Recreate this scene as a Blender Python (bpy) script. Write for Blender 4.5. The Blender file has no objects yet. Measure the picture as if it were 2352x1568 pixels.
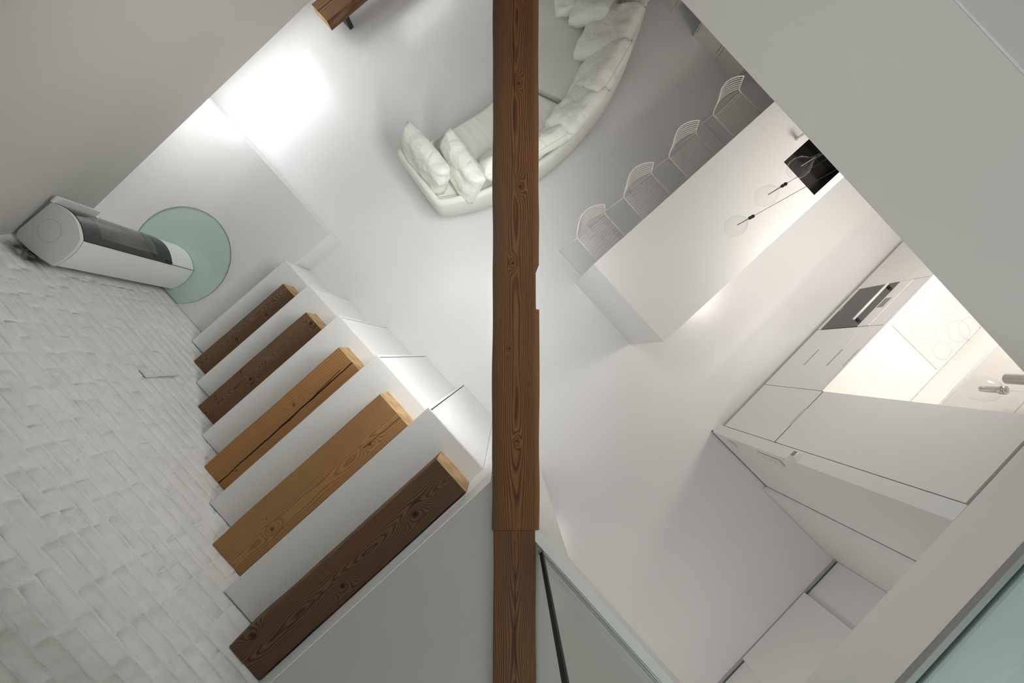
import bpy, bmesh, math, random
from mathutils import Vector, Matrix, noise
random.seed(7)
scn = bpy.context.scene
COL = scn.collection
PI = math.pi

# ------------------------------------------------------------------ camera
# 14 mm lens looking almost straight down from the attic; x runs down-right, y up-right in the picture
CAM_H = 4.38
def cam_rotation():
    f = 14.0 / 36.0 * 2352
    d = Vector((1159 - 1176, -(815 - 784), -f)).normalized()
    zw = -d
    r = Vector((1, 0, 0)); r = (r - zw * r.dot(zw)).normalized()
    u = zw.cross(r)
    a = math.radians(42)
    yw = r * math.cos(a) + u * math.sin(a)
    xw = yw.cross(zw)
    return Matrix((xw, yw, zw))
cd = bpy.data.cameras.new('camera'); cam = bpy.data.objects.new('camera', cd); COL.objects.link(cam)
cd.lens = 14; cd.sensor_width = 36; cd.clip_start = 0.02; cd.clip_end = 100
cam.matrix_world = Matrix.Translation((0, 0, CAM_H)) @ cam_rotation().to_4x4()
scn.camera = cam

# ------------------------------------------------------------------ world, added daylight, exposure
scn.view_settings.view_transform = 'Standard'; scn.view_settings.look = 'None'
scn.view_settings.gamma = 1; scn.view_settings.use_curve_mapping = False
scn.view_settings.exposure = 0.5
w = bpy.data.worlds.new('sky'); scn.world = w; w.use_nodes = True
w.node_tree.nodes['Background'].inputs[0].default_value = (0.93, 0.97, 1.0, 1)
w.node_tree.nodes['Background'].inputs[1].default_value = 0.35
def area(name, loc, aim, sx, sy, power, col=(1, 1, 1), spread=PI):
    l = bpy.data.lights.new(name, 'AREA'); l.shape = 'RECTANGLE'; l.size = sx; l.size_y = sy
    l.energy = power; l.color = col; l.spread = spread
    o = bpy.data.objects.new(name, l); COL.objects.link(o); o.location = loc
    o.rotation_euler = (Vector(aim) - Vector(loc)).to_track_quat('-Z', 'Y').to_euler()
    return o
area('added_daylight_low', (-4.40, -0.05, 0.95), (0, -0.05, 0.8), 1.5, 1.0, 19, (0.97, 0.98, 1.0))  # unseen low window, added to light the floor
area('added_daylight_living', (-4.40, 2.5, 0.95), (0, 2.5, 0.7), 1.0, 1.0, 9, (0.97, 0.98, 1.0))  # second unseen low window, added to lift the sofa side
area('added_daylight_loft', (4.25, 0.2, 4.0), (-2.0, 0.2, 3.2), 3.2, 1.7, 33, (0.98, 0.99, 1.0))  # added upper daylight, aimed across at the roof slope
area('added_daylight_roof', (-1.73, 0.3, 4.2), (2.4, 0.6, 1.7), 1.1, 0.9, 6.5, (0.98, 0.99, 1.0), math.radians(115))  # added daylight from above for the fascia and kitchen fronts
area('kitchen_ceiling_light', (1.55, 3.0, 2.34), (1.75, 2.7, 0.0), 0.5, 1.3, 33, (1.0, 0.95, 0.905))
area('added_hall_fill', (2.75, -1.45, 2.25), (3.6, -0.5, 0.6), 0.5, 0.5, 11, (1.0, 0.96, 0.92))  # added fill for the hall doors, no lamp known there

# ------------------------------------------------------------------ mesh helpers
class MB:
    def __init__(s): s.bm = bmesh.new()
    def box(s, x0, x1, y0, y1, z0, z1, bev=0.0, seg=2):
        bm = bmesh.new()
        bmesh.ops.create_cube(bm, size=1)
        for v in bm.verts:
            v.co = Vector((x0 + (v.co.x + .5) * (x1 - x0), y0 + (v.co.y + .5) * (y1 - y0), z0 + (v.co.z + .5) * (z1 - z0)))
        if bev: bmesh.ops.bevel(bm, geom=bm.edges[:], offset=bev, segments=seg, affect='EDGES', profile=.5)
        return s.merge(bm)
    def merge(s, bm, m=None):
        if m: bmesh.ops.transform(bm, matrix=m, verts=bm.verts)
        me = bpy.data.meshes.new('t'); bm.to_mesh(me); bm.free(); s.bm.from_mesh(me); bpy.data.meshes.remove(me)
        return s
    def prism(s, poly, z0, z1, bev=0.0, seg=3, top=None):
        bm = bmesh.new()
        vb = [bm.verts.new((p[0], p[1], z0)) for p in poly]
        tp = top or poly
        vt = [bm.verts.new((p[0], p[1], z1)) for p in tp]
        n = len(poly)
        bm.faces.new(list(reversed(vb))); ft = bm.faces.new(vt)
        for i in range(n): bm.faces.new((vb[i], vb[(i + 1) % n], vt[(i + 1) % n], vt[i]))
        bmesh.ops.recalc_face_normals(bm, faces=bm.faces)
        if bev:
            es = [e for e in bm.edges if all(abs(v.co.z - z1) < 1e-6 for v in e.verts) or all(abs(v.co.z - z0) < 1e-6 for v in e.verts)]
            bmesh.ops.bevel(bm, geom=es, offset=bev, segments=seg, affect='EDGES', profile=.5)
        return s.merge(bm)
    def tube(s, pts, r, n=8, cyc=False, cap=True):
        pts = [Vector(p) for p in pts]; rings = []
        N = len(pts); up = None
        for i, p in enumerate(pts):
            a = pts[(i - 1) % N] if (i or cyc) else p
            b = pts[(i + 1) % N] if (i < N - 1 or cyc) else p
            t = (b - a).normalized()
            if up is None:
                up = Vector((0, 0, 1)) if abs(t.z) < .9 else Vector((1, 0, 0))
            x = up.cross(t).normalized(); y = t.cross(x); up = y
            rr = r[i] if isinstance(r, (list, tuple)) else r
            rings.append([s.bm.verts.new(p + (x * math.cos(k * 2 * PI / n) + y * math.sin(k * 2 * PI / n)) * rr) for k in range(n)])
        for i in range(N if cyc else N - 1):
            A, B = rings[i], rings[(i + 1) % N]
            for k in range(n): s.bm.faces.new((A[k], A[(k + 1) % n], B[(k + 1) % n], B[k]))
        if cap and not cyc:
            s.bm.faces.new(list(reversed(rings[0]))); s.bm.faces.new(rings[-1])
        return s
    def lathe(s, prof, cx=0, cy=0, n=24, capb=True, capt=True):
        rings = []
        for (r, z) in prof:
            rings.append([s.bm.verts.new((cx + r * math.cos(k * 2 * PI / n), cy + r * math.sin(k * 2 * PI / n), z)) for k in range(n)])
        for A, B in zip(rings, rings[1:]):
            for k in range(n): s.bm.faces.new((A[k], A[(k + 1) % n], B[(k + 1) % n], B[k]))
        if capb and prof[0][0] > 1e-4: s.bm.faces.new(list(reversed(rings[0])))
        if capt and prof[-1][0] > 1e-4: s.bm.faces.new(rings[-1])
        return s
    def quad(s, a, b, c, d):
        s.bm.faces.new([s.bm.verts.new(p) for p in (a, b, c, d)]); return s
    def mesh(s, name, mat, smooth=False):
        me = bpy.data.meshes.new(name)
        bmesh.ops.recalc_face_normals(s.bm, faces=s.bm.faces)
        s.bm.to_mesh(me); s.bm.free()
        if mat: me.materials.append(mat)
        if smooth:
            for p in me.polygons: p.use_smooth = True
        return me
    def build(s, name, mat, parent=None, smooth=False, loc=(0, 0, 0), rz=0):
        return link(name, s.mesh(name, mat, smooth), parent, loc, rz)
def link(name, me, parent=None, loc=(0, 0, 0), rz=0):
    o = bpy.data.objects.new(name, me); COL.objects.link(o)
    o.location = loc; o.rotation_euler = (0, 0, rz)
    if parent: o.parent = parent
    return o
def thing(name, label, cat, loc=(0, 0, 0), rz=0, group=None):
    o = bpy.data.objects.new(name, None); COL.objects.link(o); o.empty_display_size = .1
    o.location = loc; o.rotation_euler = (0, 0, rz)
    return tag(o, label, cat, group)
def tag(o, label, cat, group=None):
    o['label'] = label; o['category'] = cat
    if group: o['group'] = group
    return o
def struct(o, label=None, cat=None):
    o['kind'] = 'structure'
    if label: o['label'] = label
    if cat: o['category'] = cat
    return o
def auto_smooth(o, ang=35):
    me = o.data
    for p in me.polygons: p.use_smooth = True
    me.set_sharp_from_angle(angle=math.radians(ang))
    return o

# ------------------------------------------------------------------ materials
def nm(name):
    m = bpy.data.materials.new(name); m.use_nodes = True
    return m, m.node_tree.nodes, m.node_tree.links, m.node_tree.nodes['Principled BSDF']
def paint(name, col, rough=.55, bump=.0, bscale=60, var=.03, vscale=1.5, spec=.5, metal=0, coat=0):
    m, N, L, b = nm(name)
    b.inputs['Roughness'].default_value = rough; b.inputs['Metallic'].default_value = metal
    b.inputs['Specular IOR Level'].default_value = spec
    if coat: b.inputs['Coat Weight'].default_value = coat; b.inputs['Coat Roughness'].default_value = .08
    tc = N.new('ShaderNodeTexCoord')
    nz = N.new('ShaderNodeTexNoise'); nz.inputs['Scale'].default_value = vscale; nz.inputs['Detail'].default_value = 4
    L.new(tc.outputs['Object'], nz.inputs['Vector'])
    r = N.new('ShaderNodeValToRGB')
    lo = [max(0, c * (1 - var)) for c in col]; hi = [min(1, c * (1 + var)) for c in col]
    r.color_ramp.elements[0].position = .3; r.color_ramp.elements[1].position = .7
    r.color_ramp.elements[0].color = (*lo, 1); r.color_ramp.elements[1].color = (*hi, 1)
    L.new(nz.outputs['Fac'], r.inputs['Fac']); L.new(r.outputs['Color'], b.inputs['Base Color'])
    if bump:
        n2 = N.new('ShaderNodeTexNoise'); n2.inputs['Scale'].default_value = bscale; n2.inputs['Detail'].default_value = 3
        L.new(tc.outputs['Object'], n2.inputs['Vector'])
        bp = N.new('ShaderNodeBump'); bp.inputs['Strength'].default_value = bump; bp.inputs['Distance'].default_value = .01
        L.new(n2.outputs['Fac'], bp.inputs['Height']); L.new(bp.outputs['Normal'], b.inputs['Normal'])
    return m
def thin_glass(name, tint, refl=1.0, rough=.0):
    """architectural pane: tinted see-through plus Fresnel reflection"""
    m = bpy.data.materials.new(name); m.use_nodes = True; N = m.node_tree.nodes; L = m.node_tree.links; N.clear()
    out = N.new('ShaderNodeOutputMaterial'); mx = N.new('ShaderNodeMixShader')
    t = N.new('ShaderNodeBsdfTransparent'); t.inputs[0].default_value = (*tint, 1)
    g = N.new('ShaderNodeBsdfGlossy'); g.inputs['Roughness'].default_value = rough
    fr = N.new('ShaderNodeFresnel'); fr.inputs[0].default_value = 1.5
    ml = N.new('ShaderNodeMath'); ml.operation = 'MULTIPLY'; ml.inputs[1].default_value = refl
    ge = N.new('ShaderNodeNewGeometry'); iv = N.new('ShaderNodeMath'); iv.operation = 'SUBTRACT'; iv.inputs[0].default_value = 1
    L.new(ge.outputs['Backfacing'], iv.inputs[1]); m2 = N.new('ShaderNodeMath'); m2.operation = 'MULTIPLY'
    L.new(fr.outputs[0], ml.inputs[0]); L.new(ml.outputs[0], m2.inputs[0]); L.new(iv.outputs[0], m2.inputs[1]); L.new(m2.outputs[0], mx.inputs[0])
    L.new(t.outputs[0], mx.inputs[1]); L.new(g.outputs[0], mx.inputs[2]); L.new(mx.outputs[0], out.inputs[0])
    return m
def emit(name, col, s):
    m = bpy.data.materials.new(name); m.use_nodes = True; N = m.node_tree.nodes; L = m.node_tree.links; N.clear()
    out = N.new('ShaderNodeOutputMaterial'); e = N.new('ShaderNodeEmission'); e.inputs[0].default_value = (*col, 1); e.inputs[1].default_value = s
    L.new(e.outputs[0], out.inputs[0]); return m

def wood(name, light, dark, grey, knots=(), yc=0.0, freq=95, hbase=.05, hvar=.10, hs=1.3, seed=0, cracks=(), contrast=1.0, greyamt=.35, bands=()):
    """sawn softwood: ring field over local x (length) / y (width), bent round listed knots (x, y, r)"""
    m, N, L, b = nm(name)
    def math_(op, a, bb=None, c=None):
        n = N.new('ShaderNodeMath'); n.operation = op
        for i, v in enumerate((a, bb, c)):
            if v is None: continue
            if isinstance(v, (int, float)): n.inputs[i].default_value = v
            else: L.new(v, n.inputs[i])
        return n.outputs[0]
    def noise_(vec, scale, detail=2, rough=.5):
        n = N.new('ShaderNodeTexNoise'); n.inputs['Scale'].default_value = scale; n.inputs['Detail'].default_value = detail
        n.inputs['Roughness'].default_value = rough
        L.new(vec, n.inputs['Vector']); return n.outputs['Fac']
    def mapped(sc, off=(0, 0, 0)):
        mp = N.new('ShaderNodeMapping'); mp.inputs['Scale'].default_value = sc; mp.inputs['Location'].default_value = off
        L.new(tc.outputs['Object'], mp.inputs['Vector']); return mp.outputs[0]
    tc = N.new('ShaderNodeTexCoord'); sp = N.new('ShaderNodeSeparateXYZ'); L.new(tc.outputs['Object'], sp.inputs[0])
    X, Y, Z = sp.outputs
    h = math_('MULTIPLY_ADD', noise_(mapped((hs, .6, .6), (seed * 3.1, 0, 0)), 1.0, 1), hvar * 2, hbase - hvar)
    wob = math_('MULTIPLY_ADD', noise_(mapped((1.6, 5, 5), (seed * 1.7, 2, 0)), 1.0, 2), .05, -.025)
    yy = math_('ADD', math_('SUBTRACT', Y, yc), wob)
    zz = math_('ADD', math_('MULTIPLY', Z, .55), h)
    F = math_('SQRT', math_('ADD', math_('MULTIPLY', yy, yy), math_('MULTIPLY', zz, zz)))
    kd = None
    for (kx, ky, kr) in knots:
        dx = math_('DIVIDE', math_('SUBTRACT', X, kx), kr * 3.6)
        dy = math_('DIVIDE', math_('SUBTRACT', Y, ky), kr * 1.5)
        e = math_('EXPONENT', math_('MULTIPLY', math_('ADD', math_('MULTIPLY', dx, dx), math_('MULTIPLY', dy, dy)), -1.0))
        F = math_('MULTIPLY_ADD', e, kr * 2.2, F)
        ex = math_('DIVIDE', math_('SUBTRACT', X, kx), kr * .62); ey = math_('DIVIDE', math_('SUBTRACT', Y, ky), kr * .55)
        e2 = math_('EXPONENT', math_('MULTIPLY', math_('ADD', math_('MULTIPLY', ex, ex), math_('MULTIPLY', ey, ey)), -1.0))
        kd = e2 if kd is None else math_('MAXIMUM', kd, e2)
    F = math_('MULTIPLY_ADD', noise_(mapped((9, 40, 40), (seed, 0, 0)), 1.0, 2), .0035, F)
    wv = math_('MULTIPLY_ADD', math_('SINE', math_('MULTIPLY', F, freq * 2 * PI)), .5, .5)
    wv = math_('POWER', wv, 1.6)
    fine = math_('MULTIPLY_ADD', math_('SINE', math_('MULTIPLY', F, freq * 2 * PI * 2.3)), .5, .5)
    blot = noise_(mapped((1.2, 3, 3), (seed * 2.3, 5, 1)), 1.0, 3)
    amp = math_('MULTIPLY', wv, math_('MULTIPLY_ADD', blot, 1.0, .32))
    fib = noise_(mapped((3, 210, 210), (seed, 1, 0)), 1.0, 4, .65)
    val = math_('ADD', math_('MULTIPLY_ADD', amp, .58 * contrast, math_('MULTIPLY', fine, .13 * contrast)), math_('MULTIPLY_ADD', fib, .72, -.28))
    r1 = N.new('ShaderNodeValToRGB'); r1.color_ramp.elements[0].position = .12; r1.color_ramp.elements[1].position = .72
    r1.color_ramp.elements[0].color = (*light, 1); r1.color_ramp.elements[1].color = (*dark, 1)
    L.new(val, r1.inputs['Fac'])
    gm = N.new('ShaderNodeMix'); gm.data_type = 'RGBA'
    gr = N.new('ShaderNodeMapRange'); gr.inputs['From Min'].default_value = .45; gr.inputs['From Max'].default_value = .72; gr.inputs['To Max'].default_value = greyamt
    L.new(noise_(mapped((1.4, 7, 7), (seed * 5.1, 3, 2)), 1.0, 4), gr.inputs['Value']); L.new(gr.outputs[0], gm.inputs['Factor'])
    L.new(r1.outputs['Color'], gm.inputs['A']); gm.inputs['B'].default_value = (*grey, 1)
    col = gm.outputs['Result']
    for (y0, y1, bc, amt) in bands:
        br = N.new('ShaderNodeMapRange'); br.interpolation_type = 'SMOOTHSTEP'; br.inputs['From Min'].default_value = y0; br.inputs['From Max'].default_value = y1; br.inputs['To Max'].default_value = amt
        L.new(math_('MULTIPLY_ADD', wob, .6, Y), br.inputs['Value']); bm_ = N.new('ShaderNodeMix'); bm_.data_type = 'RGBA'; L.new(br.outputs[0], bm_.inputs['Factor'])
        L.new(col, bm_.inputs['A']); bm_.inputs['B'].default_value = (*bc, 1); col = bm_.outputs['Result']
    if kd is not None:
        km = N.new('ShaderNodeMix'); km.data_type = 'RGBA'; L.new(math_('MULTIPLY', math_('MINIMUM', math_('MULTIPLY', kd, 1.6), 1.0), .85), km.inputs['Factor'])
        L.new(col, km.inputs['A']); km.inputs['B'].default_value = (dark[0] * .45, dark[1] * .5, dark[2] * .6, 1); col = km.outputs['Result']
    ck = None
    for (x0, x1, ya, yb, wd) in cracks:
        t = N.new('ShaderNodeMapRange'); t.clamp = True
        t.inputs['From Min'].default_value = x0; t.inputs['From Max'].default_value = x1; t.inputs['To Min'].default_value = ya; t.inputs['To Max'].default_value = yb
        L.new(X, t.inputs['Value'])
        cy = math_('MULTIPLY_ADD', noise_(mapped((7, 0, 0), (seed, 0, 0)), 1.0, 3), .02, math_('ADD', t.outputs[0], -.01))
        d = math_('ABSOLUTE', math_('SUBTRACT', Y, cy))
        wdv = math_('MULTIPLY', math_('MULTIPLY_ADD', noise_(mapped((4, 0, 0), (seed + 3, 0, 0)), 1.0, 2), 1.4, .1), wd)
        inn = math_('MULTIPLY', math_('LESS_THAN', d, wdv), math_('MULTIPLY', math_('GREATER_THAN', X, x0), math_('LESS_THAN', X, x1)))
        inn = math_('MULTIPLY', inn, math_('GREATER_THAN', Z, -.03))
        ck = inn if ck is None else math_('MAXIMUM', ck, inn)
    if ck is not None:
        cm = N.new('ShaderNodeMix'); cm.data_type = 'RGBA'; L.new(ck, cm.inputs['Factor']); L.new(col, cm.inputs['A'])
        cm.inputs['B'].default_value = (.008, .006, .004, 1); col = cm.outputs['Result']
    L.new(col, b.inputs['Base Color'])
    b.inputs['Roughness'].default_value = .62; b.inputs['Specular IOR Level'].default_value = .3
    bp = N.new('ShaderNodeBump'); bp.inputs['Strength'].default_value = .35; bp.inputs['Distance'].default_value = .003
    L.new(val, bp.inputs['Height']); L.new(bp.outputs['Normal'], b.inputs['Normal'])
    return m

M = {}
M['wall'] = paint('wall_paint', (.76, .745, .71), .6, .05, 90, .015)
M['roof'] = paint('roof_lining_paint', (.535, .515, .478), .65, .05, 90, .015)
M['white'] = paint('white_lacquer', (.80, .79, .77), .38, 0, 1, .01)
M['white_matt'] = paint('white_matt_board', (.79, .785, .765), .5, .02, 120, .012)
M['floor'] = paint('poured_resin_floor', (.77, .765, .76), .22, .012, 5, .02, 1.2, .5)
M['landing'] = paint('landing_floor', (.48, .465, .445), .5, .02, 60, .02)
M['loft_dim'] = paint('loft_dimming_grey', (.48, .49, .48), .9, .2, 200, .05)  # grey of an added sheet that tones down the lit loft floor
M['ledge'] = paint('lit_ledge_white', (.88, .88, .86), .4)  # brighter white holds the light falling on the upward ledge
M['gap'] = paint('dark_joint', (.03, .028, .025), .8)
M['black'] = paint('black_metal', (.012, .012, .013), .4)
M['gasket'] = paint('black_gasket', (.004, .004, .004), .6)
M['steel'] = paint('brushed_steel', (.55, .55, .53), .28, .02, 200, .05, 3, .5, 1)
M['steel_dark'] = paint('dark_polished_steel', (.10, .095, .09), .18, .0, 1, .1, 3, .5, .9)
M['channel'] = paint('grey_anodised_profile', (.30, .295, .285), .5, 0, 1, .02, 3, .4)
M['chrome'] = paint('chrome', (.75, .75, .75), .12, 0, 1, .0, 1, .5, 1)
M['plastic'] = paint('white_plastic', (.80, .79, .76), .35, 0, 1, .0)
M['socket'] = paint('socket_plastic', (.77, .755, .735), .35, 0, 1, .0)
M['grey_plastic'] = paint('grey_plastic', (.35, .33, .31), .3)
M['stove_white'] = paint('white_enamel', (.77, .78, .77), .3, 0, 1, .012, 1, .5)
M['stove_top'] = paint('light_grey_enamel', (.70, .705, .71), .4, 0, 1, .01)
M['oven_glass'] = paint('oven_glass', (.075, .072, .07), .08, 0, 1, .1, 2, .6)
M['hob'] = paint('white_ceramic_glass', (.72, .68, .655), .12, 0, 1, .0)
M['hob_line'] = paint('grey_print', (.45, .44, .42), .3)
M['wire'] = paint('white_powder_coat', (.80, .775, .74), .4, 0, 1, .0)
M['screen'] = paint('grey_display', (.28, .25, .23), .2)
M['led'] = emit('led_diffuser', (1.0, .95, .80), 2)
M['led_soft'] = emit('added_lamp_diffuser', (1, .98, .95), 3)  # glow of the lamp added under the tie beam
M['glass_loft'] = thin_glass('aqua_glass', (.87, .955, .94), 1.0)
M['glass_land'] = thin_glass('greenish_glass', (.97, .985, .955), 1.6)
M['glass_hearth'] = thin_glass('green_plate_glass', (.93, .99, .965), .8)
M['glass_edge'] = paint('glass_edge', (.09, .16, .14), .2)
M['bulb'] = thin_glass('clear_bulb_glass', (.985, .985, .98), 1.0)
M['window_glass'] = thin_glass('window_glass', (.97, .98, .98), 1.0)
M['endgrain'] = paint('fresh_end_grain', (.44, .28, .13), .7, .3, 105, .25, 14)

def stove_glass():
    m, N, L, b = nm('dark_stove_glass')
    b.inputs['Base Color'].default_value = (.022, .022, .023, 1); b.inputs['Roughness'].default_value = .07
    b.inputs['Specular IOR Level'].default_value = .9
    return m
M['stove_glass'] = stove_glass()
def fabric(name, col, wr=.6, wscale=3.0, stretch=(1, 4, 1)):
    m, N, L, b = nm(name)
    b.inputs['Roughness'].default_value = .9; b.inputs['Specular IOR Level'].default_value = .1
    b.inputs['Sheen Weight'].default_value = .15
    tc = N.new('ShaderNodeTexCoord'); mp = N.new('ShaderNodeMapping'); mp.inputs['Scale'].default_value = stretch
    L.new(tc.outputs['Object'], mp.inputs['Vector'])
    nz = N.new('ShaderNodeTexNoise'); nz.inputs['Scale'].default_value = wscale; nz.inputs['Detail'].default_value = 2.5; nz.inputs['Distortion'].default_value = .6
    L.new(mp.outputs[0], nz.inputs['Vector'])
    wv = N.new('ShaderNodeTexNoise'); wv.inputs['Scale'].default_value = 420; L.new(tc.outputs['Object'], wv.inputs['Vector'])
    b1 = N.new('ShaderNodeBump'); b1.inputs['Strength'].default_value = wr; b1.inputs['Distance'].default_value = .06
    L.new(nz.outputs['Fac'], b1.inputs['Height'])
    b2 = N.new('ShaderNodeBump'); b2.inputs['Strength'].default_value = .12; b2.inputs['Distance'].default_value = .002
    L.new(wv.outputs['Fac'], b2.inputs['Height']); L.new(b1.outputs['Normal'], b2.inputs['Normal']); L.new(b2.outputs['Normal'], b.inputs['Normal'])
    mx = N.new('ShaderNodeMix'); mx.data_type = 'RGBA'; L.new(wv.outputs['Fac'], mx.inputs['Factor'])
    mx.inputs['A'].default_value = (*[c * .95 for c in col], 1); mx.inputs['B'].default_value = (*[min(1, c * 1.04) for c in col], 1)
    L.new(mx.outputs['Result'], b.inputs['Base Color'])
    return m
FAB = (.77, .77, .705)
M['fab_plain'] = fabric('sofa_linen', FAB, .12, 2.0, (1, 1, 1))
M['fab_wr'] = fabric('sofa_linen_creased', FAB, .55, 2.2, (.8, 3.6, 1))
M['fab_cush'] = fabric('cushion_linen', (.78, .78, .715), .3, 11.0, (1, 1, 1))

BY0 = -2.13
def brick_paint():
    m, N, L, b = nm('whitewashed_brick')
    b.inputs['Roughness'].default_value = .75; b.inputs['Specular IOR Level'].default_value = .25
    g = N.new('ShaderNodeNewGeometry')
    n1 = N.new('ShaderNodeTexNoise'); n1.inputs['Scale'].default_value = 9; n1.inputs['Detail'].default_value = 5
    n2 = N.new('ShaderNodeTexNoise'); n2.inputs['Scale'].default_value = 95; n2.inputs['Detail'].default_value = 5; n2.inputs['Roughness'].default_value = .65
    n3 = N.new('ShaderNodeTexNoise'); n3.inputs['Scale'].default_value = 26; n3.inputs['Detail'].default_value = 4
    for n in (n1, n2, n3): L.new(g.outputs['Position'], n.inputs['Vector'])
    r = N.new('ShaderNodeValToRGB'); r.color_ramp.elements[0].position = .3; r.color_ramp.elements[1].position = .65
    r.color_ramp.elements[0].color = (.76, .755, .73, 1); r.color_ramp.elements[1].color = (.83, .825, .80, 1)
    L.new(n1.outputs['Fac'], r.inputs['Fac'])
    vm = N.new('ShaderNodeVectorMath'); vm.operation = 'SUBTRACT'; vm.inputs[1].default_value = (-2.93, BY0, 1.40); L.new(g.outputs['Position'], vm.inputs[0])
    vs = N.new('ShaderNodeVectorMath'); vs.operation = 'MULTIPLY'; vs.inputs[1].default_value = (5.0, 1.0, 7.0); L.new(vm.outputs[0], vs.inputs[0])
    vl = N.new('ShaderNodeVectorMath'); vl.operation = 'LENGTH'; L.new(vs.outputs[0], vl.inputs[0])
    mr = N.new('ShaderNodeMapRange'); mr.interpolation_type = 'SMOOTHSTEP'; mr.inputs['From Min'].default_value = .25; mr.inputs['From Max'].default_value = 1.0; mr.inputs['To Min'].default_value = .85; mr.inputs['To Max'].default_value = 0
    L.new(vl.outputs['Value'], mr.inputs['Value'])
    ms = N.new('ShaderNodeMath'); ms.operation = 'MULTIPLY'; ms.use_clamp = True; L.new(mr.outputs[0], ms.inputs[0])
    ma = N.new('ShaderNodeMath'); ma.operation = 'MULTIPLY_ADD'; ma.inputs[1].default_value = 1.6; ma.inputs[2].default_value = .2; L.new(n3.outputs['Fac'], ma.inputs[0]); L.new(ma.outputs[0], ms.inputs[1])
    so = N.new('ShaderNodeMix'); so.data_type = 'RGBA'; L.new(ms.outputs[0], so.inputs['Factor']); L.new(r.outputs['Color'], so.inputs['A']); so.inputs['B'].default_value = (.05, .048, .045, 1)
    L.new(so.outputs['Result'], b.inputs['Base Color'])
    pw = N.new('ShaderNodeMath'); pw.operation = 'POWER'; pw.inputs[1].default_value = 2.2; L.new(n3.outputs['Fac'], pw.inputs[0])
    mu = N.new('ShaderNodeMath'); mu.operation = 'MULTIPLY'; L.new(pw.outputs[0], mu.inputs[0]); L.new(n2.outputs['Fac'], mu.inputs[1])
    b1 = N.new('ShaderNodeBump'); b1.inputs['Strength'].default_value = .9; b1.inputs['Distance'].default_value = .014
    L.new(mu.outputs[0], b1.inputs['Height']); L.new(b1.outputs['Normal'], b.inputs['Normal'])
    return m
M['brick'] = brick_paint()

# ------------------------------------------------------------------ setting
BY = -2.13          # brick gable plane
FAR = 4.42          # far side of the lower room
KNEE = -4.48        # low outer wall under the eaves
CEIL = 2.37         # kitchen ceiling
struct(MB().box(KNEE - .1, 4.4, BY - .25, FAR + .1, -.1, 0).build('floor', M['floor']), 'pale grey poured resin floor of the lower room', 'floor')
struct(MB().box(KNEE, -2.119, BY, -.505, 0.0005, .29, .004).build('floor_platform', M['floor']), 'raised resin floor platform under the wood stove', 'floor')

# brick gable wall: backing + individually built bricks
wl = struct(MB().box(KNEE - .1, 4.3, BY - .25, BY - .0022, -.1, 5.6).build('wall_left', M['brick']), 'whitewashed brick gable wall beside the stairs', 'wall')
def brick_mesh(i, l, h):
    rnd = random.Random(100 + i); bm = bmesh.new(); US = (0, .022, .2, .42, .6, .8, .978, 1); VS = (0, .075, .35, .65, .925, 1); nx, nz = 7, 5; d = .0002 + rnd.random() * .0032; grid = {}
    tilt = rnd.uniform(-.0015, .0015); tz = rnd.uniform(-.0015, .0015)
    for a in range(nx + 1):
        for c in range(nz + 1):
            u = US[a]; v = VS[c]
            edge = min(a, nx - a, c, nz - c)
            y = d + tilt * (u - .5) + tz * (v - .5) + rnd.uniform(-.0012, .0012)
            x = (u - .5) * l; z = (v - .5) * h
            if edge < .5:
                y = -.0035; x += rnd.uniform(-.005, .005); z += rnd.uniform(-.0045, .0045)
            elif edge < 1.5:
                y -= rnd.uniform(0, .0016); x += rnd.uniform(-.004, .004); z += rnd.uniform(-.0035, .0035)
            grid[a, c] = bm.verts.new((x, y, z))
    for a in range(nx):
        for c in range(nz): bm.faces.new((grid[a, c], grid[a, c + 1], grid[a + 1, c + 1], grid[a + 1, c]))
    if rnd.random() < .35:
        k = grid[rnd.choice((1, nx - 1)), rnd.choice((1, nz - 1))]; k.co.y -= .005
    bmesh.ops.recalc_face_normals(bm, faces=bm.faces)
    me = bpy.data.meshes.new('brick'); bm.to_mesh(me); bm.free(); me.materials.append(M['brick'])
    for p in me.polygons: p.use_smooth = True
    if me.polygons[0].normal.y < 0: me.flip_normals()
    return me
BL, BH = .262, .077
full = [brick_mesh(i, BL - .008, BH - .008) for i in range(14)]
half = [brick_mesh(40 + i, BL / 2 - .008, BH - .008) for i in range(8)]
def floor_under(x):
    for k, xs in enumerate((-2.09, -1.595, -1.09, -.585, -.07)):
        if xs <= x < xs + .51: return (.535, .9, 1.28, 1.65, 1.995)[k]
    return .29 if x < -2.09 else 2.37
spots = []
row = 0; z = .33
while z < 4.2:
    x = -4.3 + (BL / 2 if row % 2 else 0) * random.uniform(.8, 1.1)
    while x < 1.0:
        hb = random.random() < .22
        l = BL / 2 if hb else BL
        c = x + l / 2
        if z > floor_under(c) - .06 and z < 1.34 + (c + 3.05) * 1.7 + .15: spots.append((c, z + random.uniform(-.003, .003), hb, random.uniform(-.012, .012)))
        x += l
    row += 1; z += BH
def near(s): return (s[0] + .8) ** 2 * .6 + (s[1] - 1.75) ** 2
spots.sort(key=lambda s: (s[0] + 1.6) ** 2 * .55 + (s[1] - 1.6) ** 2)
rest = bmesh.new()
for i, (x, z, hb, ry) in enumerate(spots):
    me = random.choice(half if hb else full)
    if i < 300:
        o = link('brick', me, wl, (x, BY, z)); o.rotation_euler = (0, ry, 0)
    else:
        n0 = len(rest.verts); rest.from_mesh(me)
        rest.verts.ensure_lookup_table()
        mt = Matrix.Translation((x, BY, z)) @ Matrix.Rotation(ry, 4, 'Y')
        for v in rest.verts[n0:]: v.co = mt @ v.co
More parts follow.
